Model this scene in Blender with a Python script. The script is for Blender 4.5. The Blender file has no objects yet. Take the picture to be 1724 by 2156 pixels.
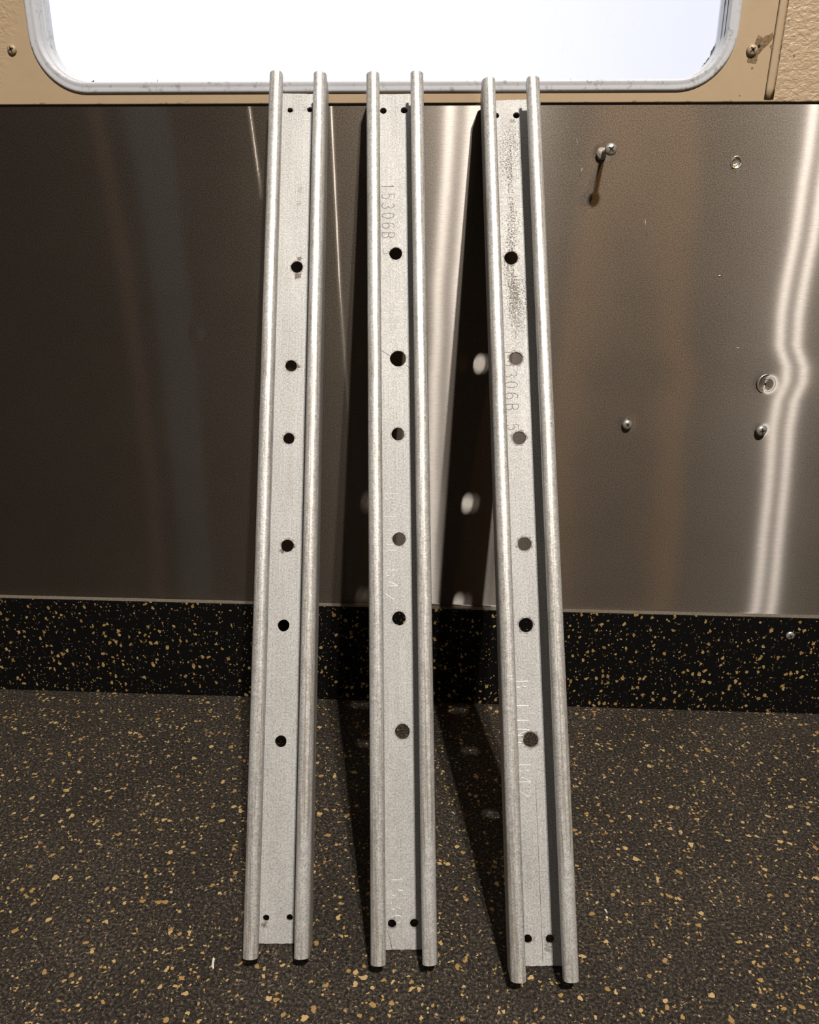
import bpy, bmesh, math, random
from mathutils import Vector, Matrix, noise as mnoise
MM = 0.001
D = bpy.data
SC = bpy.context.scene
COL = SC.collection
random.seed(7)

# ------------------------------------------------------------------ camera
F_PX = 1692.97
CAM = Vector((0.0, -676.156, 443.469))
FWD = Vector((-0.04590282, 0.93747590, -0.34500996)).normalized()
UP = Vector((-0.01963451, 0.34446058, 0.93859544)).normalized()
RGT = FWD.cross(UP).normalized()
cd = D.cameras.new('camera'); cam = D.objects.new('camera', cd); COL.objects.link(cam)
cd.sensor_fit = 'VERTICAL'; cd.sensor_height = 36.0; cd.sensor_width = 36.0 * 1724 / 2156
cd.lens = 36.0 * F_PX / 2156
cd.clip_start = 0.01; cd.clip_end = 100
m = Matrix((RGT, UP, -FWD)).transposed().to_4x4(); m.translation = CAM * MM
cam.matrix_world = m
SC.camera = cam

# ------------------------------------------------------------------ colour management
SC.view_settings.view_transform = 'Standard'
SC.view_settings.look = 'None'
SC.view_settings.gamma = 1.0
SC.view_settings.use_curve_mapping = False
SC.view_settings.exposure = 0.0

# ------------------------------------------------------------------ node helpers
class NT:
    def __init__(s, nt): s.nt = nt
    def n(s, typ, ins=None, **kw):
        nd = s.nt.nodes.new(typ)
        for k, v in kw.items(): setattr(nd, k, v)
        for k, v in (ins or {}).items():
            sock = nd.inputs[k]
            if isinstance(v, bpy.types.NodeSocket): s.nt.links.new(v, sock)
            elif isinstance(v, bpy.types.Node): s.nt.links.new(v.outputs[0], sock)
            else: sock.default_value = v
        return nd
    def math(s, op, a, b=0.0, c=0.0, clamp=False):
        return s.n('ShaderNodeMath', {0: a, 1: b, 2: c}, operation=op, use_clamp=clamp).outputs[0]
    def vmath(s, op, a, b=(0, 0, 0), out=0):
        return s.n('ShaderNodeVectorMath', {0: a, 1: b}, operation=op).outputs[out]
    def ramp(s, fac, stops, interp='LINEAR'):
        r = s.n('ShaderNodeValToRGB', {0: fac}); cr = r.color_ramp; cr.interpolation = interp
        while len(cr.elements) < len(stops): cr.elements.new(0.5)
        for e, (p, c) in zip(cr.elements, stops):
            e.position = p; e.color = tuple(c) + (1,) if hasattr(c, '__len__') else (c, c, c, 1)
        return r.outputs[0]
    def mix(s, fac, a, b, mode='MIX'):
        nd = s.nt.nodes.new('ShaderNodeMix'); nd.data_type = 'RGBA'; nd.blend_type = mode
        for i, v in ((0, fac), (6, a), (7, b)):
            if isinstance(v, bpy.types.NodeSocket): s.nt.links.new(v, nd.inputs[i])
            elif i == 0: nd.inputs[i].default_value = v
            else: nd.inputs[i].default_value = tuple(v) + (1,)
        return nd.outputs[2]
    def noise(s, vec, scale, detail=2, rough=0.5, dist=0.0, out=0):
        return s.n('ShaderNodeTexNoise', {'Vector': vec, 'Scale': scale, 'Detail': detail, 'Roughness': rough, 'Distortion': dist}).outputs[out]
    def scale(s, vec, x, y, z):
        return s.vmath('MULTIPLY', vec, (x, y, z))
    def obj(s): return s.n('ShaderNodeTexCoord').outputs['Object']
    def bump(s, h, strength=0.3, dist=0.001, normal=None):
        i = {'Height': h, 'Strength': strength, 'Distance': dist}
        if normal is not None: i['Normal'] = normal
        return s.n('ShaderNodeBump', i).outputs[0]

def mat(name):
    m = D.materials.new(name); m.use_nodes = True; m.node_tree.nodes.clear()
    t = NT(m.node_tree); t.m = m
    t.out = t.n('ShaderNodeOutputMaterial')
    return t
def bsdf(t, **ins):
    ren = {'base': 'Base Color', 'rough': 'Roughness', 'metal': 'Metallic', 'normal': 'Normal', 'spec': 'Specular IOR Level', 'coat': 'Coat Weight', 'aniso': 'Anisotropic'}
    d = {}
    for k, v in ins.items():
        if k == 'base' and isinstance(v, tuple) and len(v) == 3: v = v + (1,)
        d[ren.get(k, k)] = v
    b = t.n('ShaderNodeBsdfPrincipled', d)
    t.nt.links.new(b.outputs[0], t.out.inputs[0])
    return b

# ------------------------------------------------------------------ sky outside the window
w = D.worlds.new('sky'); SC.world = w; w.use_nodes = True; w.node_tree.nodes.clear()
t = NT(w.node_tree)
sx = t.n('ShaderNodeSeparateXYZ', {0: t.n('ShaderNodeTexCoord').outputs['Generated']})
cl = t.ramp(t.math('MULTIPLY_ADD', sx.outputs[0], 1.0, 0.55), [(0.0, (1.6, 1.65, 1.8)), (0.40, (1.3, 1.33, 1.42)), (0.62, (0.985, 0.985, 1.0)), (0.78, (0.87, 0.88, 0.95)), (1.0, (0.82, 0.83, 0.91))])
bg = t.n('ShaderNodeBackground', {'Color': cl, 'Strength': 1.07})
t.nt.links.new(bg.outputs[0], t.n('ShaderNodeOutputWorld').inputs[0])

# ------------------------------------------------------------------ ceiling lamp: two short LED strips side by side
LAMP = Vector((397.0, -1500.0, 2345.0))
LAMP_SEP = 78.0
LAMP_W = 50.0
for s in (-1, 1):
    l = D.lights.new('ceiling_strip', 'AREA'); l.shape = 'RECTANGLE'; l.size = 0.028; l.size_y = 0.07
    l.energy = LAMP_W; l.color = (1.0, 0.925, 0.84)
    o = D.objects.new('ceiling_strip', l); COL.objects.link(o)
    o.location = (LAMP + Vector((s * LAMP_SEP / 2, 0, 0))) * MM
    o.rotation_euler = (math.radians(8), 0, 0)

# added lights, unseen, to tint streaks in the steel: amber right, cool and pinkish left
for lx, w_, pw, c in ((748, 0.035, 3.4, (1.0, 0.50, 0.16)), (-1050, 0.17, 2.6, (0.80, 0.90, 1.0)), (-1240, 0.05, 1.0, (1.0, 0.62, 0.42))):
    l = D.lights.new('streak_tint_light', 'AREA'); l.shape = 'RECTANGLE'; l.size = w_; l.size_y = 0.07; l.energy = pw; l.color = c
    o = D.objects.new('streak_tint_light', l); COL.objects.link(o); o.location = Vector((lx, LAMP.y, LAMP.z)) * MM; o.rotation_euler = (math.radians(8), 0, 0)

# ------------------------------------------------------------------ mesh helpers (all in millimetres)
def link(name, bm, material, parent=None, matrix=None, smooth=True, angle=None):
    me = D.meshes.new(name)
    bmesh.ops.recalc_face_normals(bm, faces=bm.faces)
    for v in bm.verts: v.co *= MM
    bm.to_mesh(me); bm.free()
    me.materials.append(material)
    o = D.objects.new(name, me); COL.objects.link(o)
    if smooth:
        for p in me.polygons: p.use_smooth = True
        if angle: me.set_sharp_from_angle(angle=math.radians(angle))
    if parent: o.parent = parent
    if matrix is not None: o.matrix_local = matrix
    return o
def empty(name, loc=None, matrix=None):
    o = D.objects.new(name, None); COL.objects.link(o); o.empty_display_size = 0.02
    if matrix is not None: o.matrix_world = matrix
    elif loc is not None: o.location = Vector(loc) * MM
    return o
def tag(o, label=None, cat=None, group=None, kind=None):
    if label: o['label'] = label
    if cat: o['category'] = cat
    if group: o['group'] = group
    if kind: o['kind'] = kind
    return o
def box(bm, a, b):
    vs = [bm.verts.new((x, y, z)) for x in (a[0], b[0]) for y in (a[1], b[1]) for z in (a[2], b[2])]
    for f in ((0, 1, 3, 2), (4, 6, 7, 5), (0, 4, 5, 1), (2, 3, 7, 6), (0, 2, 6, 4), (1, 5, 7, 3)):
        bm.faces.new([vs[i] for i in f])
def sweep(bm, rings, closed=True, caps=True):
    """rings: list of lists of Vector, each ring the same length"""
    R = [[bm.verts.new(p) for p in r] for r in rings]
    n = len(R[0])
    for a, b in zip(R, R[1:]):
        for i in range(n if closed else n - 1):
            j = (i + 1) % n
            bm.faces.new((a[i], a[j], b[j], b[i]))
    if caps:
        bm.faces.new(R[0]); bm.faces.new(R[-1][::-1])
    return R
def lathe(bm, prof, origin, axis, seg=28, xref=Vector((1, 0, 0))):
    """prof: (radius, height along axis)"""
    axis = Vector(axis).normalized(); x = (xref - axis * xref.dot(axis)).normalized(); y = axis.cross(x)
    rings = []
    for r, h in prof:
        rings.append([Vector(origin) + axis * h + (x * math.cos(k * 2 * math.pi / seg) + y * math.sin(k * 2 * math.pi / seg)) * max(r, 0.01) for k in range(seg)])
    sweep(bm, rings)
def tube(bm, pts, r, seg=6, nrm=Vector((0, 0, 1))):
    pts = [Vector(p) for p in pts]; rings = []
    for i, p in enumerate(pts):
        d = (pts[min(i + 1, len(pts) - 1)] - pts[max(i - 1, 0)]).normalized()
        a = d.cross(nrm).normalized(); b = a.cross(d)
        rings.append([p + (a * math.cos(k * 2 * math.pi / seg) + b * math.sin(k * 2 * math.pi / seg)) * r for k in range(seg)])
    sweep(bm, rings)

# ------------------------------------------------------------------ materials
def rubber(name, dusty, seed, stretch):
    t = mat(name); o = t.vmath('ADD', t.obj(), (seed, seed * .7, seed * .3))
    warp = t.vmath('SUBTRACT', t.noise(o, 260, 3, out=1), (0.5, 0.5, 0.5))
    sc = t.n('ShaderNodeVectorMath', {0: warp}, operation='SCALE'); sc.inputs['Scale'].default_value = 0.0052
    p = t.vmath('ADD', o, sc.outputs[0])
    p = t.scale(p, *stretch)
    def flecks(scale, lo, frac, s2):
        v = t.n('ShaderNodeTexVoronoi', {'Vector': t.vmath('ADD', p, (s2, s2, s2)), 'Scale': scale, 'Randomness': 1.0})
        c = t.n('ShaderNodeSeparateColor', {0: v.outputs['Color']})
        on = t.math('LESS_THAN', c.outputs[0], frac)
        rad = t.math('MULTIPLY_ADD', c.outputs[1], 0.24, lo)
        ins = t.math('LESS_THAN', v.outputs['Distance'], rad)
        return t.math('MULTIPLY', on, ins), c.outputs[2]
    f1, v1 = flecks(175, 0.12, 0.34, 0.0)
    f2, v2 = flecks(330, 0.15, 0.27, 3.1)
    f3, v3 = flecks(460, 0.14, 0.22, 7.7)
    big = t.math('MAXIMUM', f1, f2)
    tan = t.ramp(v1, [(0, (0.30, 0.18, 0.060)), (0.5, (0.40, 0.255, 0.085)), (1, (0.46, 0.33, 0.15))])
    g1 = t.noise(o, 480, 4, 0.85); g2 = t.noise(o, 11, 3, 0.6)
    if dusty:
        base = t.ramp(g1, [(0.38, (0.0025, 0.0022, 0.002)), (0.48, (0.019, 0.0158, 0.0125)), (0.56, (0.048, 0.039, 0.030)), (0.66, (0.16, 0.128, 0.095))])
        dust = t.mix(1.0, base, t.ramp(g2, [(0.3, 0.72), (0.7, 1.18)]), 'MULTIPLY')
    else:
        base = t.ramp(g1, [(0.3, (0.002, 0.002, 0.002)), (0.6, (0.0035, 0.0033, 0.003)), (0.8, (0.010, 0.009, 0.008))]); dust = base
    c = t.mix(t.math('MULTIPLY', f3, 0.6 if dusty else 0.3), dust, (0.23, 0.18, 0.12))
    c = t.mix(t.math('MULTIPLY', big, 0.93 if dusty else 0.85), c, tan)
    b = t.bump(t.math('ADD', g1, t.math('MULTIPLY', big, 0.25)), 0.55 if dusty else 0.25, 0.0012)
    bsdf(t, base=c, rough=0.82 if dusty else 0.72, normal=b, spec=0.25 if dusty else 0.12)
    return t.m
M_FLOOR = rubber('rubber_floor', True, 0.0, (1, 1, 1))
M_KICK = rubber('rubber_baseboard', False, 2.3, (1.15, 1, 0.9))

def zinc(name, holes, stains=(), speck=None, seed=0.0, tint=1.0, lips=False):
    t = mat(name); o = t.obj(); os_ = t.vmath('ADD', o, (seed, seed, seed))
    grain = t.noise(os_, 900, 3, 0.7)
    spang = t.n('ShaderNodeTexVoronoi', {'Vector': os_, 'Scale': 420.0}, distance='EUCLIDEAN').outputs['Color']
    spg = t.n('ShaderNodeSeparateColor', {0: spang}).outputs[0]
    streak = t.noise(t.scale(os_, 1500, 14, 1500), 1.0, 3, 0.6)
    cloud = t.noise(t.scale(os_, 60, 14, 60), 1.0, 3, 0.6)
    v = t.math('MULTIPLY_ADD', grain, 0.95, 0.06)
    v = t.math('MULTIPLY_ADD', spg, 0.05, v)
    v = t.math('MULTIPLY_ADD', t.math('SUBTRACT', streak, 0.5), 0.25, v)
    v = t.math('MULTIPLY_ADD', t.math('SUBTRACT', cloud, 0.5), 0.22, v)
    col = t.mix(1.0, t.ramp(v, [(0.25, (0.16 * tint, 0.158 * tint, 0.152 * tint)), (0.55, (0.41 * tint, 0.41 * tint, 0.40 * tint)), (0.85, (0.64 * tint, 0.645 * tint, 0.64 * tint))]), (1, 1, 1), 'MULTIPLY')
    if lips:
        gr = t.noise(t.scale(os_, 420, 12, 420), 1.0, 4, 0.8)
        col = t.mix(t.ramp(gr, [(0.50, 0.0), (0.60, 0.55)]), col, (0.23, 0.175, 0.115))
    sep = t.n('ShaderNodeSeparateXYZ', {0: o})
    dk = None
    wob = t.math('MULTIPLY', t.math('SUBTRACT', t.noise(os_, 420, 3, 0.7), 0.5), 0.0075)
    for (x, s, r, k) in list(holes) + list(stains):
        d = t.vmath('DISTANCE', t.scale(o, 1, 1, 0), (x * MM, s * MM, 0), out=1)
        d = t.math('ADD', d, wob)
        q = t.math('MULTIPLY', t.n('ShaderNodeMapRange', {0: d, 1: r * MM, 2: (r + 0.9) * MM, 3: 1.0, 4: 0.0}).outputs[0], k)
        dk = q if dk is None else t.math('MAXIMUM', dk, q)
    if dk is not None: col = t.mix(dk, col, (0.08, 0.05, 0.03))
    if speck:
        s0, s1, xc = speck
        w1 = t.n('ShaderNodeMapRange', {0: sep.outputs[1], 1: s0 * MM, 2: (s0 + 45) * MM, 3: 0.0, 4: 1.0}).outputs[0]
        w2 = t.n('ShaderNodeMapRange', {0: sep.outputs[1], 1: (s1 - 30) * MM, 2: s1 * MM, 3: 1.0, 4: 0.0}).outputs[0]
        cx = t.math('ABSOLUTE', t.math('SUBTRACT', sep.outputs[0], xc * MM))
        w3 = t.n('ShaderNodeMapRange', {0: cx, 1: 0.0, 2: 0.010, 3: 0.10, 4: -0.05}).outputs[0]
        w4 = t.math('MULTIPLY', t.math('SUBTRACT', t.noise(t.scale(os_, 100, 22, 100), 1.0, 2, 0.5), 0.5), 0.34)
        q = t.math('ADD', t.math('ADD', t.noise(os_, 800, 3, 0.75), w3), w4)
        q = t.ramp(q, [(0.57, 0.0), (0.62, 0.85)])
        col = t.mix(t.math('MULTIPLY', q, t.math('MULTIPLY', w1, w2)), col, (0.06, 0.05, 0.03))
    h = t.math('ADD', t.math('MULTIPLY', grain, 0.5), t.math('MULTIPLY', streak, 0.35))
    rg = t.math('MULTIPLY_ADD', spg, 0.10, 0.40 if lips else 0.54)
    bsdf(t, base=col, rough=rg, metal=0.48 if lips else 0.22, normal=t.bump(h, 0.22, 0.0006), spec=0.4)
    return t.m

def steel():
    t = mat('brushed_steel'); o = t.obj()
    wn = t.n('ShaderNodeAttribute', attribute_name='sheet_normal').outputs['Vector']
    br = t.noise(t.scale(o, 26, 26, 2600), 1.0, 3, 0.7)
    br2 = t.noise(t.scale(o, 160, 160, 1500), 1.0, 2, 0.6)
    dirt = t.noise(o, 9, 4, 0.65)
    grit = t.noise(o, 1100, 2, 0.8)
    n = t.bump(t.math('ADD', br, t.math('MULTIPLY', grit, 0.6)), 0.06, 0.0004, wn)
    c1 = t.ramp(t.math('MULTIPLY_ADD', br, 0.5, t.math('MULTIPLY', br2, 0.5)), [(0.3, (0.26, 0.242, 0.228)), (0.7, (0.42, 0.395, 0.372))])
    nar = t.n('ShaderNodeBsdfAnisotropic', {'Color': c1, 'Roughness': 0.235, 'Anisotropy': 0.91, 'Normal': wn, 'Tangent': (1, 0, 0)}, distribution='GGX')
    mid = t.n('ShaderNodeBsdfAnisotropic', {'Color': c1, 'Roughness': 0.33, 'Anisotropy': 0.68, 'Normal': wn, 'Tangent': (1, 0, 0)}, distribution='GGX')
    c2 = t.ramp(t.math('MULTIPLY_ADD', grit, 0.88, t.math('MULTIPLY', dirt, 0.12)), [(0.36, (0.045, 0.037, 0.029)), (0.64, (0.19, 0.158, 0.125))])
    wid = t.n('ShaderNodeBsdfAnisotropic', {'Color': c2, 'Roughness': 0.53, 'Anisotropy': 0.35, 'Normal': n, 'Tangent': (1, 0, 0)}, distribution='GGX')
    mx0 = t.n('ShaderNodeMixShader', {0: 0.50, 1: nar, 2: mid})
    mx = t.n('ShaderNodeMixShader', {0: 0.83, 1: mx0, 2: wid})
    # scuffs and scratches lying on the sheet
    sc = t.noise(t.vmath('ADD', o, t.vmath('MULTIPLY', t.noise(o, 30, 2, out=1), (0.05, 0.05, 0.05))), 90, 5, 0.8)
    dif = t.n('ShaderNodeBsdfDiffuse', {'Color': (0.20, 0.18, 0.16, 1)})
    f = t.math('ADD', t.ramp(sc, [(0.66, 0.0), (0.74, 0.12)]), 0.015)
    mx2 = t.n('ShaderNodeMixShader', {0: f, 1: mx, 2: dif})
    t.nt.links.new(mx2.outputs[0], t.out.inputs[0])
    return t.m
M_STEEL = steel()

def beige():
    t = mat('beige_embossed_metal'); o = t.obj(); s = t.n('ShaderNodeSeparateXYZ', {0: o})
    st = t.noise(t.scale(o, 1, 1, 1.5), 210, 3, 0.55, 0.6)
    right = t.n('ShaderNodeMapRange', {0: t.math('MULTIPLY_ADD', t.math('SUBTRACT', s.outputs[2], 0.555), -0.02, s.outputs[0]), 1: 0.2335, 2: 0.2375, 3: 0.0, 4: 1.0}).outputs[0]
    left = t.n('ShaderNodeMapRange', {0: t.math('MULTIPLY_ADD', t.math('SUBTRACT', s.outputs[2], 0.56), 0.5, t.math('MULTIPLY', s.outputs[0], -1.0)), 1: 0.332, 2: 0.350, 3: 0.0, 4: 0.8}).outputs[0]
    mk = t.math('MAXIMUM', right, left)
    h = t.math('MULTIPLY', t.ramp(st, [(0.35, 0.0), (0.62, 1.0)]), mk)
    fine = t.noise(o, 700, 2, 0.6)
    col = t.mix(t.ramp(t.noise(o, 38, 4, 0.7), [(0.35, 0.0), (0.8, 0.45)]), (0.455, 0.345, 0.225), (0.38, 0.27, 0.16))
    spots = t.ramp(t.noise(o, 120, 4, 0.8), [(0.70, 0.0), (0.735, 0.8)])
    col = t.mix(spots, col, (0.19, 0.12, 0.055))
    # chipped paint along the lower edge
    low = t.n('ShaderNodeMapRange', {0: s.outputs[2], 1: 0.5235, 2: 0.531, 3: 0.09, 4: -0.2}).outputs[0]
    chip = t.ramp(t.math('ADD', t.noise(t.scale(o, 0.6, 1, 1), 150, 4, 0.7), low), [(0.66, 0.0), (0.70, 0.75)])
    col = t.mix(chip, col, (0.22, 0.16, 0.09))
    bsdf(t, base=col, rough=0.42, normal=t.bump(t.math('ADD', h, t.math('MULTIPLY', fine, 0.10)), 0.38, 0.0012), spec=0.45)
    return t.m
M_BEIGE = beige()

def simple(name, c, rough=0.5, metal=0.0, var=0.15, scale=300, bumps=0.15, spec=0.5):
    t = mat(name); o = t.obj(); g = t.noise(o, scale, 4, 0.7)
    col = t.mix(1.0, c, t.ramp(g, [(0.3, 1 - var), (0.7, 1 + var)]), 'MULTIPLY')
    bsdf(t, base=col, rough=rough, metal=metal, normal=t.bump(g, bumps, 0.0005), spec=spec)
    return t.m
def frame_mat():
    t = mat('aluminium_window_frame'); o = t.obj()
    g = t.noise(o, 260, 5, 0.75); g2 = t.noise(o, 60, 3, 0.6)
    dirt = t.ramp(t.math('MULTIPLY_ADD', g2, 0.4, t.math('MULTIPLY', g, 0.6)), [(0.54, 0.0), (0.63, 0.75)])
    col = t.mix(dirt, (0.52, 0.54, 0.58), (0.20, 0.195, 0.18))
    bsdf(t, base=col, rough=0.45, metal=0.0, normal=t.bump(g, 0.25, 0.0006))
    return t.m
M_FRAME = frame_mat()
M_SEAL = simple('dark_sealant', (0.07, 0.08, 0.11), 0.6, var=0.7, scale=900, bumps=0.6)
M_SCREW = simple('zinc_screw', (0.60, 0.58, 0.54), 0.30, 0.75, 0.2, 900, 0.2)
M_RECESS = simple('screw_recess', (0.10, 0.09, 0.08), 0.5, 0.8, 0.2)
M_BRASS = simple('rusty_brass', (0.62, 0.42, 0.20), 0.35, 0.8, 0.5, 900, 0.5)
M_BLACK = simple('hole_shade_seam_black', (0.012, 0.010, 0.008), 0.9, 0, 0.2)  # paints the shade inside holes; on the floor seam, its dark joint
M_PAINTED = simple('painted_screw_beige', (0.38, 0.29, 0.19), 0.38, 0.0, 0.3, 500, 0.4)
M_CHIP = simple('bare_brown_primer', (0.22, 0.15, 0.08), 0.4, 0.25, 0.5, 500, 0.6)
M_WHITE = simple('white_chip', (0.55, 0.54, 0.50), 0.6, 0, 0.2)
M_ROOM = simple('room_wall_paint', (0.05, 0.045, 0.038), 0.7, 0, 0.1, 5)
M_CEIL = simple('ceiling_paint', (0.05, 0.047, 0.044), 0.8, 0, 0.1, 5)
M_DARK = simple('dark_paint', (0.02, 0.018, 0.016), 0.7, 0, 0.2, 12)

# ------------------------------------------------------------------ room shell
def slab(name, a, b, m):
    bm = bmesh.new(); box(bm, a, b)
    return tag(link(name, bm, m, smooth=False), kind='structure')
Z_STEEL0, Z_STEEL1 = 100.0, 524.0
XL, XR, YB, ZC = -1300, 1900, -3000, 2370
floor = slab('floor', (XL, YB, -15), (XR, 12, 0), M_FLOOR)
slab('ceiling', (XL, YB, ZC), (XR, 60, ZC + 20), M_CEIL)
slab('wall_left', (XL - 20, YB, 0), (XL, 60, ZC), M_ROOM)
slab('wall_right', (XR, YB, 0), (XR + 20, 60, ZC), M_ROOM)
slab('wall_back', (XL, YB - 20, 0), (XR, YB, ZC), M_ROOM)
kick = slab('baseboard_front', (XL, -6, 0), (XR, 1, 101.6), M_KICK)
bm = bmesh.new(); box(bm, (XL, -5.9, 101.5), (XR, -0.1, 101.9)); link('cut_top_edge', bm, simple('dusty_lit_rubber_edge', (0.14, 0.12, 0.09), 0.8, 0, 0.6, 900, 0.6), kick, smooth=False)  # paler top strip: dust, plus the light on it put into the colour
bv = kick.modifiers.new('bevel', 'BEVEL'); bv.width = 0.0008; bv.segments = 2

# ---- brushed steel sheet, slightly warped between its fixings
def lerp_path(path, z):
    for (z0, x0), (z1, x1) in zip(path, path[1:]):
        if z0 >= z >= z1:
            k = (z0 - z) / (z0 - z1); k = k * k * (3 - 2 * k) if False else k
            return x0 + (x1 - x0) * k
    return path[0][1] if z > path[0][0] else path[-1][1]
PM = [(524, 5.5), (463, 2.5), (391, -2.4), (314, -4.1), (230, -5.6), (100, -4.9)]
PR = [(524, 273), (480, 273.5), (429, 274), (370, 274), (345, 276), (328, 284), (316, 285), (300, 281), (277, 281), (230, 284), (112, 292)]
C1 = [(524, -93.6), (391, -90.7), (272, -85), (183, -84)]
C2 = [(524, -156.6), (466, -151.5)]
def req(x, z):
    P = Vector((x, 0, z)); h = (LAMP - P).normalized() + (CAM - P).normalized()
    return h.x / -h.y
def tilt(x, z):
    xm = lerp_path(PM, z); xr = lerp_path(PR, z)
    a, b = req(xm, z), req(xr, z)
    sb = -0.0026
    if x < xm:
        k = min(1, (xm - x) / 260.0); v = a * (1 - k * k * (3 - 2 * k)) + 0.0 * k
    elif x < xr:
        L = xr - xm; s = (x - xm) / L
        v = (2 * s**3 - 3 * s * s + 1) * a + (-2 * s**3 + 3 * s * s) * b + (s**3 - s * s) * sb * L
        d = x - xm
        if d < 100:
            tr = req(x, z) + (0.00115 * d if d < 9 else 0.01035 + 0.00025 * (d - 9))
            k = min(1, max(0, (d - 42) / 58)); k = k * k * (3 - 2 * k); v = tr * (1 - k) + v * k
    else:
        v = b + sb * (x - xr)
    # two narrow creases put into the normals to draw thin light streaks, left
    for path, wd, zf0, zf1, am in ((C1, 1.7, 180, 420, 1.0), (C2, 1.6, 455, 475, 1.0)):
        xc = lerp_path(path, z); d = (x - xc) / wd
        if abs(d) < 4 and z > zf0:
            f = min(1, max(0, (z - zf0) / (zf1 - zf0)))
            v += (req(xc, z) - v) * math.exp(-d * d) * (0.75 + 0.25 * f) * am * (f ** 0.3)
    v += 0.0022 * (mnoise.noise(Vector((x / 50, z / 60, 3.0))))
    return v
def dent(x, z):
    """height (towards the room) of the small pressed dents"""
    h = 0.0
    for cx, cz, r, a in ((261, 314, 5.0, -0.7), (151.5, 279, 4, -0.3), (263.5, 275, 3.5, -0.2), (114, 489, 5, -0.3), (-212, 350, 5, -0.2)):
        d2 = ((x - cx) ** 2 + (z - cz) ** 2) / (r * r)
        if d2 < 9: h += a * math.exp(-d2)
    return h
def steel_sheet():
    bm = bmesh.new()
    xs = [-1300, -1000, -700, -500]
    x = -400.0
    while x < 380:
        xs.append(x); x += 0.8 if (-162 < x < -80 or 245 < x < 285) else (1.6 if (104 < x < 124 or 144 < x < 160 or 205 < x < 224) else 3.0)
    xs += [400, 500, 700, 1000, 1400, 1900]
    zs = []; z = Z_STEEL0
    while z < Z_STEEL1 - 0.5:
        zs.append(z); z += 1.5 if (262 < z < 330 or 478 < z < 498) else 4.0
    zs.append(Z_STEEL1)
    hx, hz, hr = 214.6, 482.6, 3.6
    keep = []
    V = {}; N = []
    for i, x in enumerate(xs):
        for j, z in enumerate(zs):
            e = 0.4; h = dent(x, z)
            gx = (dent(x + e, z) - dent(x - e, z)) / (2 * e); gz = (dent(x, z + e) - dent(x, z - e)) / (2 * e)
            V[i, j] = bm.verts.new((x, -h, z))
            N.append(Vector((tilt(x, z) - gx, -1, -gz)).normalized())
    for i in range(len(xs) - 1):
        for j in range(len(zs) - 1):
            mx, mz = (xs[i] + xs[i + 1]) / 2 - hx, (zs[j] + zs[j + 1]) / 2 - hz
            if mx * mx + mz * mz < hr * hr: continue
            bm.faces.new((V[i, j], V[i + 1, j], V[i + 1, j + 1], V[i, j + 1]))
    bm.verts.index_update()
    # thickness behind the sheet
    me = D.meshes.new('wall_lower')
    for v in bm.verts: v.co *= MM
    bm.to_mesh(me); bm.free()
    at = me.attributes.new('sheet_normal', 'FLOAT_VECTOR', 'POINT')
    for k, nv in enumerate(N): at.data[k].vector = nv
    me.materials.append(M_STEEL)
    for p in me.polygons: p.use_smooth = True
    o = D.objects.new('wall_lower', me); COL.objects.link(o)
    so = o.modifiers.new('thickness', 'SOLIDIFY'); so.thickness = 0.001; so.offset = -1
    return tag(o, kind='structure')
steel_o = steel_sheet()
slab('wall_outer', (XL, 12, 0), (XR, 20, 524), M_DARK)

# ---- beige wall with the window opening
WX0, WX1, WZ0, WZ1, WR = -320.0, 203.5, 530.8, 890.0, 40.0    # outer outline of the window frame
def rrect(x0, x1, z0, z1, r, seg=10):
    pts = []
    for cx, cz, a0 in ((x1 - r, z0 + r, -90), (x1 - r, z1 - r, 0), (x0 + r, z1 - r, 90), (x0 + r, z0 + r, 180)):
        for k in range(seg + 1):
            a = math.radians(a0 + 90 * k / seg); pts.append((cx + r * math.cos(a), cz + r * math.sin(a)))
    return pts
def plate_with_hole(bm, outer, hole, y0, y1):
    loops = []
    for pts in (outer, hole):
        f = [bm.verts.new((x, y0, z)) for x, z in pts]; b = [bm.verts.new((x, y1, z)) for x, z in pts]
        loops.append((f, b))
    for L in (0, 1):
        es = []
        for f, b in loops:
            ring = (f, b)[L]
            for i in range(len(ring)): es.append(bm.edges.new((ring[i], ring[(i + 1) % len(ring)])))
        bmesh.ops.triangle_fill(bm, edges=es, use_beauty=True)
    for f, b in loops:
        n = len(f)
        for i in range(n): bm.faces.new((f[i], f[(i + 1) % n], b[(i + 1) % n], b[i]))
bm = bmesh.new()
plate_with_hole(bm, [(XL, 523.6), (XR, 523.6), (XR, ZC), (XL, ZC)], rrect(WX0 + 3, WX1 - 3, WZ0 + 3, WZ1 - 3, WR - 3), -1.6, 18.0)
wall_up = tag(link('wall_upper', bm, M_BEIGE, smooth=False), kind='structure')
bv = wall_up.modifiers.new('bevel', 'BEVEL'); bv.width = 0.0006; bv.segments = 2; bv.limit_method = 'ANGLE'
# raised seam ridge right of the window
bm = bmesh.new()
rings = []
for k in range(60):
    z = 525.0 + k * 8; x = 232.0 + (z - 556) * 0.018
    rings.append([Vector((x - 3.6, -1.59, z)), Vector((x - 1.4, -1.80, z)), Vector((x + 0.8, -1.84, z)), Vector((x + 3.6, -1.59, z))])
sweep(bm, rings)
link('panel_seam', bm, M_BEIGE, wall_up)
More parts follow.
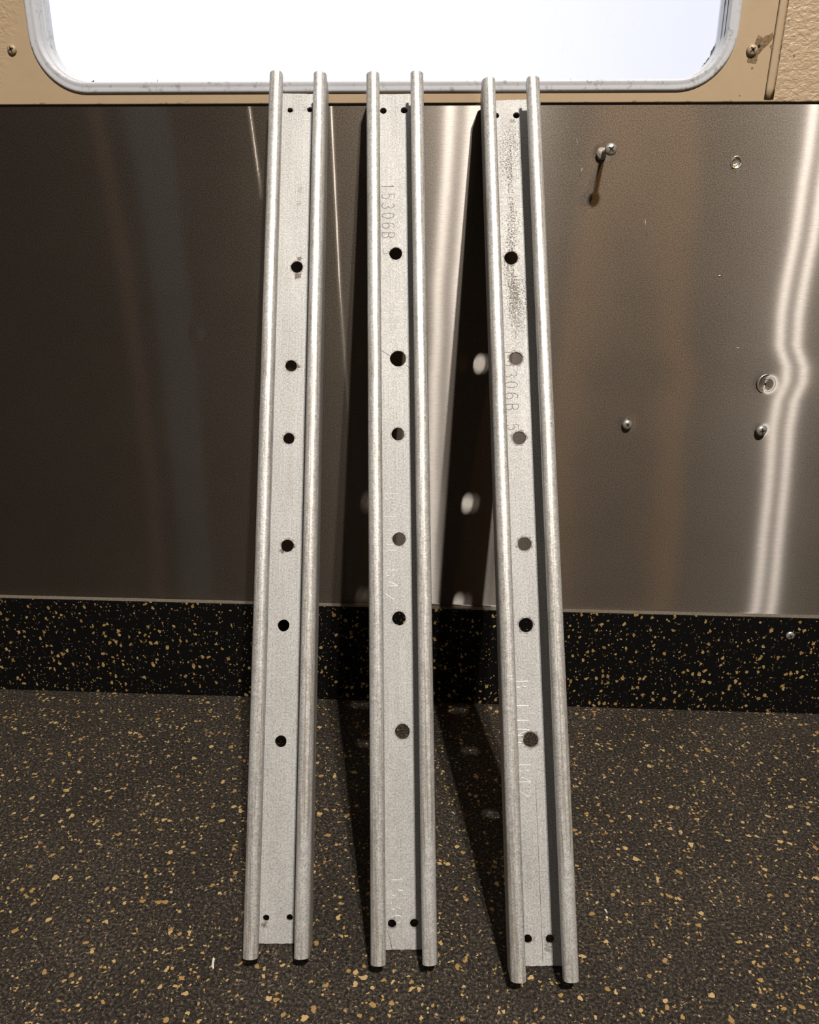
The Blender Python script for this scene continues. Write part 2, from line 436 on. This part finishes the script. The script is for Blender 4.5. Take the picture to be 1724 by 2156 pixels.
# chipped paint beside the right-hand painted screw
def blob_plate(name, pts, y0, y1, m, parent, jag=0.25, sub=5):
    out = []
    n = len(pts)
    for i in range(n):
        a, b = Vector(pts[i]), Vector(pts[(i + 1) % n])
        for k in range(sub):
            p = a.lerp(b, k / sub); out.append((p.x + random.uniform(-jag, jag), p.y + random.uniform(-jag, jag)))
    bm = bmesh.new()
    f = [bm.verts.new((x, y0, z)) for x, z in out]; b = [bm.verts.new((x, y1, z)) for x, z in out]
    for ring in (f, b):
        es = [bm.edges.new((ring[i], ring[(i + 1) % len(ring)])) for i in range(len(ring))]
        bmesh.ops.triangle_fill(bm, edges=es, use_beauty=True)
    for i in range(len(f)): bm.faces.new((f[i], f[(i + 1) % len(f)], b[(i + 1) % len(f)], b[i]))
    return link(name, bm, m, parent, smooth=False)
def wpx(u, v, y=-1.8):
    """point of the wall plane seen at a photograph position (used once, when laying things out)"""
    d = FWD + RGT * ((u - 862) / F_PX) - UP * ((v - 1078) / F_PX)
    k = (y - CAM.y) / d.y
    return (CAM.x + d.x * k, CAM.z + d.z * k)
def fpx(u, v, z=0.0):
    d = FWD + RGT * ((u - 862) / F_PX) - UP * ((v - 1078) / F_PX)
    k = (z - CAM.z) / d.z
    return (CAM.x + d.x * k, CAM.y + d.y * k)
chip = [wpx(1480 + a / 7.066, 40 + b / 7.066) for a, b in ((760, 380), (800, 290), (825, 240), (870, 262), (895, 285), (930, 245), (985, 235), (1035, 195), (1052, 260), (1020, 320), (965, 380), (915, 425), (860, 490), (815, 540), (812, 600), (785, 665), (720, 655), (655, 640), (665, 590), (745, 560), (765, 470))]
blob_plate('bare_patch', chip, -1.75, -1.5, M_CHIP, wall_up, 0.12, 3)
for a, b, r in ((1085, 212, 18), (1020, 408, 26), (732, 730, 16), (545, 1140, 9), (1275, 18, 11), (1355, 550, 16), (1050, 668, 10)):
    c = wpx(1480 + a / 7.066, 40 + b / 7.066); rr = r / 7.066 * 0.37
    blob_plate('paint_fleck', [(c[0] + rr * math.cos(k * 1.05), c[1] + rr * math.sin(k * 1.05)) for k in range(6)], -1.72, -1.5, M_CHIP, wall_up, 0.15, 2)
c = wpx(1480 + 832 / 7.066, 40 + 405 / 7.066)
bm = bmesh.new(); lathe(bm, [(1.15, 0), (1.15, 0.14), (0.95, 0.16)], (c[0], -1.7, c[1]), (0, -1, 0), 14)
link('screw_hole', bm, M_BLACK, wall_up)  # black disc paints the dark inside of the hole

# ---- window
win = tag(empty('window_1', ((WX0 + WX1) / 2, 0, WZ0)), kind='structure')
def frame_loop(bm, prof, seg=14):
    """prof: closed list of (inset, y)"""
    base = rrect(WX0, WX1, WZ0, WZ1, WR, seg)
    n = len(base); cen = []
    rings = []
    for (cx, cz, a0) in ((WX1 - WR, WZ0 + WR, -90), (WX1 - WR, WZ1 - WR, 0), (WX0 + WR, WZ1 - WR, 90), (WX0 + WR, WZ0 + WR, 180)):
        for k in range(seg + 1):
            a = math.radians(a0 + 90 * k / seg)
            rings.append([Vector((cx + (WR - i) * math.cos(a), y, cz + (WR - i) * math.sin(a))) for i, y in prof])
    R = [[bm.verts.new(p) for p in r] for r in rings]
    for q in range(len(R)):
        A, B = R[q], R[(q + 1) % len(R)]
        for i in range(len(A)):
            j = (i + 1) % len(A); bm.faces.new((A[i], A[j], B[j], B[i]))
parent_inv = Matrix.Translation(-win.location)
def win_part(name, bm, m, **k):
    return link(name, bm, m, win, parent_inv, **k)
bm = bmesh.new()
frame_loop(bm, [(0, -1.0), (0.2, -2.4), (0.9, -3.1), (2.0, -3.3), (3.6, -2.9), (5.0, -3.0), (6.6, -3.5), (7.6, -3.1), (8.1, -1.8), (8.2, 2), (8.2, 15), (3.2, 15), (3.2, -1.0)])
win_part('window_frame', bm, M_FRAME, angle=50)
bm = bmesh.new()
frame_loop(bm, [(7.9, 3.2), (8.7, 3.0), (8.9, 8.4), (9.5, 8.8), (9.7, 14), (9.7, 19.5), (7.9, 19.5)])
win_part('inner_frame', bm, M_FRAME, angle=50)
# glass pane
t = mat('window_glass'); o_ = t.obj()
tr = t.n('ShaderNodeBsdfTransparent', {'Color': (0.985, 0.99, 1.0, 1)}); gl = t.n('ShaderNodeBsdfGlossy', {'Roughness': 0.03, 'Color': (1, 1, 1, 1)})
df = t.n('ShaderNodeBsdfDiffuse', {'Color': (0.6, 0.62, 0.66, 1)})
fr = t.n('ShaderNodeFresnel', {'IOR': 1.22})
m1 = t.n('ShaderNodeMixShader', {0: fr.outputs[0], 1: tr, 2: gl})
sm = t.ramp(t.noise(o_, 70, 5, 0.75), [(0.62, 0.0), (0.72, 0.10)])
m2 = t.n('ShaderNodeMixShader', {0: sm, 1: m1, 2: df})
t.nt.links.new(m2.outputs[0], t.out.inputs[0])
bm = bmesh.new(); box(bm, (WX0 + 8.5, 15.2, WZ0 + 8.5), (WX1 - 8.5, 17.6, WZ1 - 8.5))
win_part('pane', bm, t.m, smooth=False)
def seal(pts, jag=0.5, y=9.6, sub=6):
    pts = [wpx(u, v, y) for u, v in pts]
    o = blob_plate('sealant_residue', pts, y, y + 0.5, M_SEAL, win, jag, sub); o.matrix_local = parent_inv; return o
seal([(1436, 178), (1452, 170), (1466, 160), (1474, 146), (1484, 132), (1492, 122), (1500, 120), (1490, 150), (1478, 166), (1462, 178), (1448, 182)], 0.35, 14.6)
seal([(1496, 122), (1498, 106), (1503, 96), (1508, 94), (1506, 110), (1500, 126)], 0.6, 14.6, 4)
seal([(190, 176), (193, 171), (198, 168), (198, 176)], 0.1, 14.6, 2)
seal([(215, 177), (240, 172), (270, 173), (300, 176), (250, 178)], 0.25, 14.6, 5)
seal([(120, 137), (108, 120), (112, 150), (124, 163), (140, 175), (150, 178), (136, 168), (124, 152)], 0.2, 14.6, 4)
seal([(1278, 178), (1283, 172), (1289, 178)], 0.1, 14.6, 2)
seal([(331, 176), (331, 166), (334, 176)], 0.05, 14.6, 2)
seal([(1199, 178), (1201, 165), (1204, 178)], 0.1, 14.6, 2)

# ------------------------------------------------------------------ floor seam
bm = bmesh.new()
segs = [[(1203, 1685), (1212, 1705), (1222, 1732), (1232, 1765), (1242, 1800), (1250, 1830), (1258, 1862)], [(1268, 1905), (1274, 1935), (1280, 1958)], [(1286, 1975), (1292, 2005), (1298, 2028)], [(1312, 2075), (1320, 2098), (1330, 2135)]]
for sg, wd in zip(segs, (0.42, 0.25, 0.45, 0.25)):
    P = [Vector((*fpx(*q), 0)) for q in sg]
    L_, R_ = [], []
    for i, p in enumerate(P):
        d = (P[min(i + 1, len(P) - 1)] - P[max(i - 1, 0)]).normalized(); s = Vector((-d.y, d.x, 0))
        ww = wd * (0.25 if i in (0, len(P) - 1) else random.uniform(0.7, 1.2))
        L_.append(p + s * ww + Vector((random.uniform(-.2, .2), 0, 0.12))); R_.append(p - s * ww + Vector((0, 0, 0.12)))
    rings = [[a, b, Vector((b.x, b.y, 0.02)), Vector((a.x, a.y, 0.02))] for a, b in zip(L_, R_)]
    sweep(bm, rings)
link('tile_seam', bm, M_BLACK, floor, smooth=False)

# ------------------------------------------------------------------ strut channels
W2, DEP, LIP, TH = 41.3 / 2, 25.4, 9.44, 2.5
def arc(cx, cy, r, a0, a1, n=6):
    return [(cx + r * math.cos(math.radians(a0 + (a1 - a0) * k / n)), cy + r * math.sin(math.radians(a0 + (a1 - a0) * k / n))) for k in range(n + 1)]
def strip_profile(path):
    """path: outer line of the bent sheet; returns outer + inner offset polygon"""
    return path
def extrude_profile(bm, outer, inner, s0, s1, side):
    prof = outer + inner[::-1]
    n = 12
    rings = [[Vector((side * x, s0 + (s1 - s0) * k / n, z)) for x, z in prof] for k in range(n + 1)]
    sweep(bm, rings)
RO, RI = 4.6, 4.6 - TH
RO2, RI2 = 3.6, 3.6 - TH
ZB = -1.9          # back of the web; inner face of the web at 0
RB = 3.4
def side_wall(side, L):
    outer = arc(W2 - RB, ZB + RB, RB, -90, 0) + [(W2, DEP - RO - 0.01)]
    inner = arc(W2 - RB, ZB + RB, RB - 1.9, -90, 0) + [(W2 - 1.9, DEP - RO - 0.01)]
    bm = bmesh.new(); extrude_profile(bm, outer, inner, 0, L, side); return bm
def lip(side, L):
    outer = [(W2, DEP - RO)] + arc(W2 - RO, DEP - RO, RO, 0, 90, 8) + arc(W2 - LIP + RO2, DEP - RO2, RO2, 90, 180, 8) + [(W2 - LIP, DEP - 7.4)]
    inner = [(W2 - 1.9, DEP - RO)] + arc(W2 - RO, DEP - RO, RO - 1.9, 0, 90, 8) + arc(W2 - LIP + RO2, DEP - RO2, RO2 - 1.9, 90, 180, 8) + [(W2 - LIP + 1.9, DEP - 7.4)]
    bm = bmesh.new(); extrude_profile(bm, outer, inner, 0, L, side); return bm
def web(holes, L, jag_seed):
    rnd = random.Random(jag_seed)
    x1 = W2 - RB
    loops = [[(-x1, 0), (x1, 0), (x1, L), (-x1, L)]]
    # slightly ragged sawn ends
    o = []
    n = 18
    for k in range(n + 1): o.append((-x1 + 2 * x1 * k / n, rnd.uniform(0, 0.35) if 0 < k < n else 0))
    for k in range(n + 1): o.append((x1 - 2 * x1 * k / n, L - (rnd.uniform(0, 0.35) if 0 < k < n else 0)))
    loops = [o]
    for (x, s, r) in holes:
        ph = rnd.uniform(0, 6)
        loops.append([(x + r * (1 + 0.025 * math.sin(3 * a + ph)) * math.cos(a), s + r * (1 + 0.025 * math.sin(2 * a + ph)) * math.sin(a)) for a in [k * 2 * math.pi / 36 for k in range(36)]])
    bm = bmesh.new(); R = []
    for pts in loops: R.append(([bm.verts.new((x, y, 0)) for x, y in pts], [bm.verts.new((x, y, ZB)) for x, y in pts]))
    for k in (0, 1):
        es = []
        for r in R:
            ring = r[k]
            for i in range(len(ring)): es.append(bm.edges.new((ring[i], ring[(i + 1) % len(ring)])))
        bmesh.ops.triangle_fill(bm, edges=es, use_beauty=True)
    for f, b in R:
        n = len(f)
        for i in range(n): bm.faces.new((f[i], f[(i + 1) % n], b[(i + 1) % n], b[i]))
    return bm
def arcp(cx, cy, rx, ry, a0, a1, n=10):
    return [(cx + rx * math.cos(math.radians(a0 + (a1 - a0) * k / n)), cy + ry * math.sin(math.radians(a0 + (a1 - a0) * k / n))) for k in range(n + 1)]
GLYPH = {
 '1': [[(.12, .8), (.3, 1), (.3, 0)]],
 '5': [[(.55, 1), (.1, 1), (.06, .56)] + arcp(.28, .32, .28, .32, 120, -130)],
 '3': [arcp(.28, .75, .25, .25, 150, -80) , arcp(.28, .27, .3, .27, 80, -150)],
 '0': [arcp(.3, .5, .28, .5, 0, 360, 20)],
 '6': [[(.5, .93)] + arcp(.34, .5, .3, .5, 75, 180, 6) + arcp(.32, .3, .28, .3, 180, 520, 16)],
 'B': [[(.05, 0), (.05, 1)], [(.05, 1), (.3, 1)] + arcp(.32, .76, .22, .24, 90, -90) + [(.05, .52)], [(.3, .52)] + arcp(.33, .26, .25, .26, 90, -90) + [(.05, 0)]],
 '-': [[(.1, .48), (.5, .48)]],
 'L': [[(.08, 1), (.08, 0), (.55, 0)]],
 'I': [[(.3, 0), (.3, 1)]],
 'N': [[(.05, 0), (.05, 1), (.55, 0), (.55, 1)]],
 'E': [[(.55, 1), (.08, 1), (.08, 0), (.55, 0)], [(.08, .52), (.45, .52)]],
 '4': [[(.42, 0), (.42, 1), (.02, .3), (.58, .3)]],
 '2': [arcp(.3, .72, .26, .28, 160, -40) + [(.05, 0), (.58, 0)]],
}
def stamp(text, x0, s0, adv, height, depth=0.30, holes=()):
    """letters read towards the foot of the channel; letter tops point to +x"""
    bm = bmesh.new()
    for i, ch in enumerate(text):
        for st in GLYPH.get(ch, []):
            P = [Vector((x0 + v * height, s0 - (i + u * 0.95) * adv, 0.02)) for u, v in st]
            Q = [P[0]]
            for a, b in zip(P, P[1:]):
                k = max(1, int((b - a).length / 0.5)); Q += [a.lerp(b, j / k) for j in range(1, k + 1)]
            run = []
            for q in Q + [None]:      # strokes stop where a drilled hole cuts them
                if q is None or any((q.x - hx) ** 2 + (q.y - hy) ** 2 < (hr + 0.4) ** 2 for hx, hy, hr in holes):
                    if len(run) > 1: tube(bm, run, depth, 6)
                    run = []
                else: run.append(q)
    return bm
def channel(B, u, x, n, L, holes, material, lipmat, stampmat, stamps, label, seed):
    m = Matrix((Vector(x), Vector(u), Vector(n))).transposed().to_4x4(); m.translation = Vector(B) * MM
    root = tag(empty('strut_channel', matrix=m), label, 'metal channel', 'perforated steel channels leaning on the wall')
    link('web', web(holes, L, seed), material, root, smooth=False)
    for s in (-1, 1):
        link('side_wall', side_wall(s, L), lipmat, root, angle=40)
        link('lip', lip(s, L), lipmat, root, angle=40)
    for (txt, x0, s0, adv, hgt, dep) in stamps:
        link('stamped_marking', stamp(txt, x0, s0, adv, hgt, dep, holes), stampmat, root)
    return root
H1 = [(-8.1, 586.8, 2.0), (6.6, 587.5, 2.1), (-0.2, 462.8, 4.3), (-2.6, 388.2, 4.1), (-2.9, 335.0, 3.9), (-2.1, 258.9, 4.3), (-3.3, 204.2, 4.0), (-3.2, 127.3, 3.85), (-9.9, 15.8, 2.1), (5.4, 16.0, 2.1)]
H2 = [(-9.2, 587.1, 2.5), (6.4, 587.2, 2.6), (-1.0, 474.0, 4.7), (-0.1, 394.8, 5.7), (-0.7, 339.7, 4.55), (-0.7, 265.5, 4.6), (-1.3, 211.3, 4.6), (0.2, 136.5, 4.9), (-7.9, 15.9, 2.7), (6.5, 16.0, 2.7)]
H3 = [(-9.3, 588.0, 2.4), (5.9, 587.6, 2.5), (-1.8, 474.9, 4.9), (-1.1, 399.1, 4.8), (-0.8, 341.5, 4.7), (0.1, 267.3, 4.6), (-0.9, 212.6, 4.7), (-0.6, 138.2, 4.9), (-7.0, 16.0, 2.7), (7.0, 15.9, 2.7)]
Z1 = zinc('galvanised_left', [(x, s, r + .2, 0.55) for x, s, r in H1[2:6]] + [(-8.1, 586.8, 2.4, .3)], [(0.8, 456.0, 2.0, 0.85), (1.6, 469.0, 1.3, .8), (2.3, 387.5, 1.3, 0.85), (-5.5, 255.5, 1.3, 0.85), (2.2, 259, 1.2, .8), (-10.8, 11.6, 1.0, 0.8), (3.5, 588, 1.4, .25), (1.0, 523, 1.6, .25), (0.5, 512, 1.0, .3)], None, 0.0)
Z2 = zinc('galvanised_middle', [(x, s, r + .1, 0.35) for x, s, r in H2[2:]], [(2.5, 4.0, 3.0, 0.10), (-12.0, 396, 0.01, 0)], None, 1.3)
Z3 = zinc('galvanised_right', [(x, s, r + .45, 0.6) for x, s, r in H3[2:8]], [(5.5, 10.5, 1.5, 0.55), (3.2, 583.2, 1.2, 0.55), (7.0, 16.0, 3.2, .4), (-3.2, 16.0, .8, .3)], (392, 592, -0.8), 2.9)
ZL = zinc('galvanised_lips', [], (), None, 4.4, 1.27, True)
ZS1 = simple('stamped_shade_and_scratch', (0.16, 0.14, 0.11), 0.5, 0.5, 0.2)  # darker tone paints the shade of stamped strokes; scratches use it too
ZS2 = simple('stamped_gleam', (0.72, 0.72, 0.70), 0.35, 0.4, 0.1)  # brighter tone paints the gleam on the lower stamped strokes
B1 = channel((-101.737, -288.388, 1.0), (-0.022342, 0.472733, 0.880922), (0.99766, 0.067499, -0.01092), (0.064624, -0.878617, 0.473135), 600.5, H1, Z1, ZL, ZS1, [],
 'galvanised steel channel with no stamped lettering, leftmost of three leaning below the window', 1)
B2 = channel((-21.463, -288.804, 1.0), (-0.037954, 0.473426, 0.880015), (0.998609, 0.05023, 0.016046), (0.036606, -0.8794, 0.474674), 600.5, H2, Z2, ZL, ZS1,
 [('15306B', -10.9, 528.5, 7.6, 9.0, .20), ('3', -10.4, 478.0, 7.6, 7.5, .18)],
 'galvanised steel channel with stamped numbers above its top large hole, middle one of three leaning', 2)
link('stamped_marking', stamp('B-LINE', -10.4, 297.5, 7.9, 8.2, .24, H2), ZS2, B2)
link('stamped_marking', stamp('B42', -10.2, 244.5, 8.0, 8.2, .24, H2), ZS2, B2)
link('stamped_marking', stamp('1530', -8.6, 45.0, 8.0, 8.0, .2, H2), ZS2, B2)
bm = bmesh.new(); tube(bm, [(-12.4, 401.2, 0), (-6.0, 397.0, 0)], .18, 5); tube(bm, [(5.4, 389.8, 0), (9.5, 386.5, 0)], .18, 5)
link('scratch', bm, ZS1, B2)
bm = bmesh.new(); tube(bm, [(-11, 12.0, 0), (-9.6, 8, 0), (-8.6, 3.5, 0), (-7.8, .8, 0)], .2, 5)
link('scratch', bm, ZS1, B2)
B3 = channel((64.328, -296.281, 1.0), (-0.041051, 0.485877, 0.873063), (0.998986, 0.03612, 0.026871), (0.018479, -0.873281, 0.486867), 600.5, H3, Z3, ZL, ZS1,
 [('15306B', -9.4, 406.2, 8.0, 8.8, .20), ('5', -9.0, 351.5, 7.6, 8.0, .18)],
 'galvanised steel channel with dark speckled grime near its top, rightmost of three leaning', 3)
link('stamped_marking', stamp('B-LINE', -9.6, 176.0, 7.8, 8.8, .27, H3), ZS2, B3)
link('stamped_marking', stamp('B42', -9.9, 122.5, 7.9, 8.8, .27, H3), ZS2, B3)
bm = bmesh.new(); tube(bm, [(2.0, 2, 0), (1.6, 110, 0)], .12, 4)
link('scratch', bm, ZS1, B3)

# ------------------------------------------------------------------ screws and other fixings
def head_profile(r, h):
    return [(r * 0.98, 0), (r, h * 0.12), (r * 0.97, h * 0.40), (r * 0.85, h * 0.70), (r * 0.60, h * 0.92), (r * 0.30, h * 1.0), (0.02, h * 1.02)]
def cross_recess(bm, c, axis, r, rot):
    axis = Vector(axis).normalized(); x = Vector((1, 0, 0)); x = (x - axis * x.dot(axis)).normalized(); y = axis.cross(x)
    for k in range(2):
        a = rot + k * math.pi / 2; d = x * math.cos(a) + y * math.sin(a); s = axis.cross(d)
        rings = [[Vector(c) + d * q * r + s * wd * r * sgn + axis * hh for sgn, hh in ((-1, -.5), (1, -.5), (1, .22), (-1, .22))] for q, wd in ((-1, .10), (-.3, .30), (.3, .30), (1, .10))]
        sweep(bm, rings)
def screw(base, axis, length, r, h, label, rot=0.4, shaft=True, recess='cross', m=M_SCREW, name='screw'):
    root = tag(empty(name, base), label, 'screw')
    axis = Vector(axis).normalized()
    if shaft:
        bm = bmesh.new(); prof = [(1.9, -3)]
        hh = 0.0
        while hh < length: prof += [(2.0, hh), (1.45, hh + 0.7)]; hh += 1.4
        lathe(bm, prof + [(1.6, length)], (0, 0, 0), axis, 18); link('shank', bm, m, root, angle=50)
    bm = bmesh.new(); lathe(bm, [(r * 0.4, length - 0.6)] + [(a, length + b) for a, b in head_profile(r, h)], (0, 0, 0), axis, 32); hd = link('head', bm, m, root, angle=60)
    bm = bmesh.new(); top = axis * (length + h * 0.98)
    if recess == 'cross': cross_recess(bm, top, axis, r * 0.55, rot)
    elif recess == 'dimple': lathe(bm, [(r * .32, -.3), (r * .32, .12), (r * .2, .14)], top, axis, 14)
    link('recess', bm, M_RECESS, hd, smooth=False)
    return root
screw((114.0, 0, 489.3), (0.03, -1, 0.02), 26.0, 4.4, 3.0, 'long cross-head screw sticking far out of the steel sheet, right of the channels', 0.9)
sb = D.objects['screw']
bm = bmesh.new()
bmesh.ops.create_icosphere(bm, subdivisions=3, radius=1)
for v in bm.verts:
    k = 1 + 0.28 * mnoise.noise(v.co * 1.7 + Vector((4, 2, 1))); v.co = Vector((v.co.x * 4.2 * k - 1.2, v.co.y * 2.6 * k - 1.2, v.co.z * 4.6 * k - 0.6))
link('sealant_blob', bm, simple('pale_sealant', (0.42, 0.38, 0.31), 0.45, 0.1, 0.3, 500, 0.4), sb)
screw((151.6, 0, 278.0), (0.05, -1, 0.06), 0.6, 4.3, 3.2, 'small round-headed screw on the steel sheet, low down just right of the channels', 0, False, 'dimple')
screw((263.5, 0, 274.6), (0.10, -1, 0.05), 1.2, 4.6, 3.4, 'dark shiny screw head at the edge of the right-hand light streak', 0.2, False, 'cross')
screw((317.0, -6, 83.5), (0, -1, 0.02), 0.0, 4.0, 2.0, 'silver screw head in the black speckled baseboard', 0.5, False, 'cross')
screw((262.0, 1.9, 313.6), (0, -1, 0), 0.0, 2.8, 1.2, 'recessed screw in a dent of the steel sheet beside the light streak', 0.5, False, 'cross')
bm = bmesh.new(); rings = []
for k in range(15):
    a = math.radians(75 + k * 13); q = math.sin(math.pi * k / 14) * 1.5 + .05
    c_ = Vector((262 + 6.4 * math.cos(a), -0.3, 314 + 7.6 * math.sin(a))); d_ = Vector((math.cos(a), 0, math.sin(a)))
    rings.append([c_ - d_ * q, c_ + Vector((0, -1.1 * q / 1.5, 0)), c_ + d_ * q * .8, c_ + Vector((0, .6, 0))])
sweep(bm, rings); link('dent_highlight', bm, M_SCREW, steel_o)  # bright crescent added as the highlight on the dent's left edge
screw((-334.3, -1.6, 561.0), (0, -1, 0), 0.2, 3.6, 2.0, 'screw painted over in beige, left of the window', 0.4, False, 'cross', M_PAINTED)
screw((214.6, -1.6, 557.3), (0, -1, 0), 0.2, 4.0, 2.4, 'screw with worn beige paint beside a bare patch, right of the window', 0.7, False, 'cross', M_PAINTED)
# torn hole with a brass insert
root = tag(empty('rivet_insert', (214.6, 0, 482.6)), 'broken brass insert in a ragged hole of the steel sheet, upper right', 'rivet')
bm = bmesh.new(); lathe(bm, [(4.0, -1.0), (4.5, -0.2), (4.6, .15), (4.2, .45), (3.7, 0.2), (3.45, -1.0), (3.3, -5)], (0, 0, 0), (0, -1, 0), 30)
for v in bm.verts: v.co *= 1 + 0.06 * mnoise.noise(v.co * .6)
link('collar', bm, M_SCREW, root)
bm = bmesh.new(); bmesh.ops.create_icosphere(bm, subdivisions=3, radius=1)
for v in bm.verts:
    k = 1 + 0.35 * mnoise.noise(v.co * 2 + Vector((1, 5, 1))); v.co = Vector((v.co.x * 2.5 * k - .2, v.co.y * 1.5 * k + 1.9, v.co.z * 1.5 * k - 1.8 + .5 * math.sin(v.co.x * 4)))
link('rivet_stub', bm, M_BRASS, root)
bm = bmesh.new(); lathe(bm, [(3.3, 0), (3.3, .2), (.1, .2)], (0, 5.0, 0), (0, -1, 0), 20); link('hole_back', bm, M_BLACK, root)
bm = bmesh.new(); bmesh.ops.create_icosphere(bm, subdivisions=2, radius=1)
for v in bm.verts: v.co = Vector((v.co.x * 1.5 + 213.2, v.co.y * .5, v.co.z * .8 + 399.7))
tag(link('metal_burr', bm, M_SCREW), 'tiny bright metal burr on the steel sheet, below the brass insert', 'metal bit')
# scratches on the steel
bm = bmesh.new()
for pts in ([(1543, 732), (1556, 733), (1572, 735)], [(1358, 462), (1360, 480), (1361, 500)], [(1226, 353), (1220, 372)], [(1212, 290), (1219, 308), (1215, 334), (1210, 338)]):
    P = [wpx(u, v, -0.05) for u, v in pts]; tube(bm, [(x, -0.02, z) for x, z in P], .14, 4, Vector((0, 1, 0)))
link('scratch', bm, M_SCREW, steel_o)

# ------------------------------------------------------------------ loose bits on the floor
def chipbit(u, v, pts, h, label, name='debris_sliver', m=M_WHITE):
    x, y = fpx(u, v)
    bm = bmesh.new()
    f = [bm.verts.new((a, b, h + 0.4 * mnoise.noise(Vector((a, b, 0))))) for a, b in pts]; g = [bm.verts.new((a * .9, b * .9, 0.05)) for a, b in pts]
    bm.faces.new(f); bm.faces.new(g[::-1])
    for i in range(len(f)): bm.faces.new((f[i], f[(i + 1) % len(f)], g[(i + 1) % len(f)], g[i]))
    o = link(name, bm, m, smooth=False); o.location = (x * MM, y * MM, 0)
    return tag(o, label, 'debris')
chipbit(449, 2030, [(-1.2, 4.4), (.2, 3.2), (.4, .5), (1.6, -3.6), (1.0, -4.4), (-.6, -1.2), (-1.0, 1.2)], .9, 'thin pale sliver lying on the floor below the left channel')
chipbit(1275, 1920, [(-.9, 1.8), (.3, 1.2), (1.0, -1.2), (.1, -1.0)], .8, 'small white crumb on the floor right of the channels, by the seam', 'white_crumb')
chipbit(1277, 1933, [(-.8, .5), (.5, .9), (.9, -.5), (-.3, -.7)], .6, 'tiny white crumb just below a larger one by the floor seam', 'white_crumb')
chipbit(955, 1712, [(-2.0, 1.0), (-.2, .9), (.5, -1.0), (1.3, -2.6), (.2, -1.2), (-.8, .2)], .5, 'pale curled shaving on the floor between the middle and right channels', 'metal_shaving')
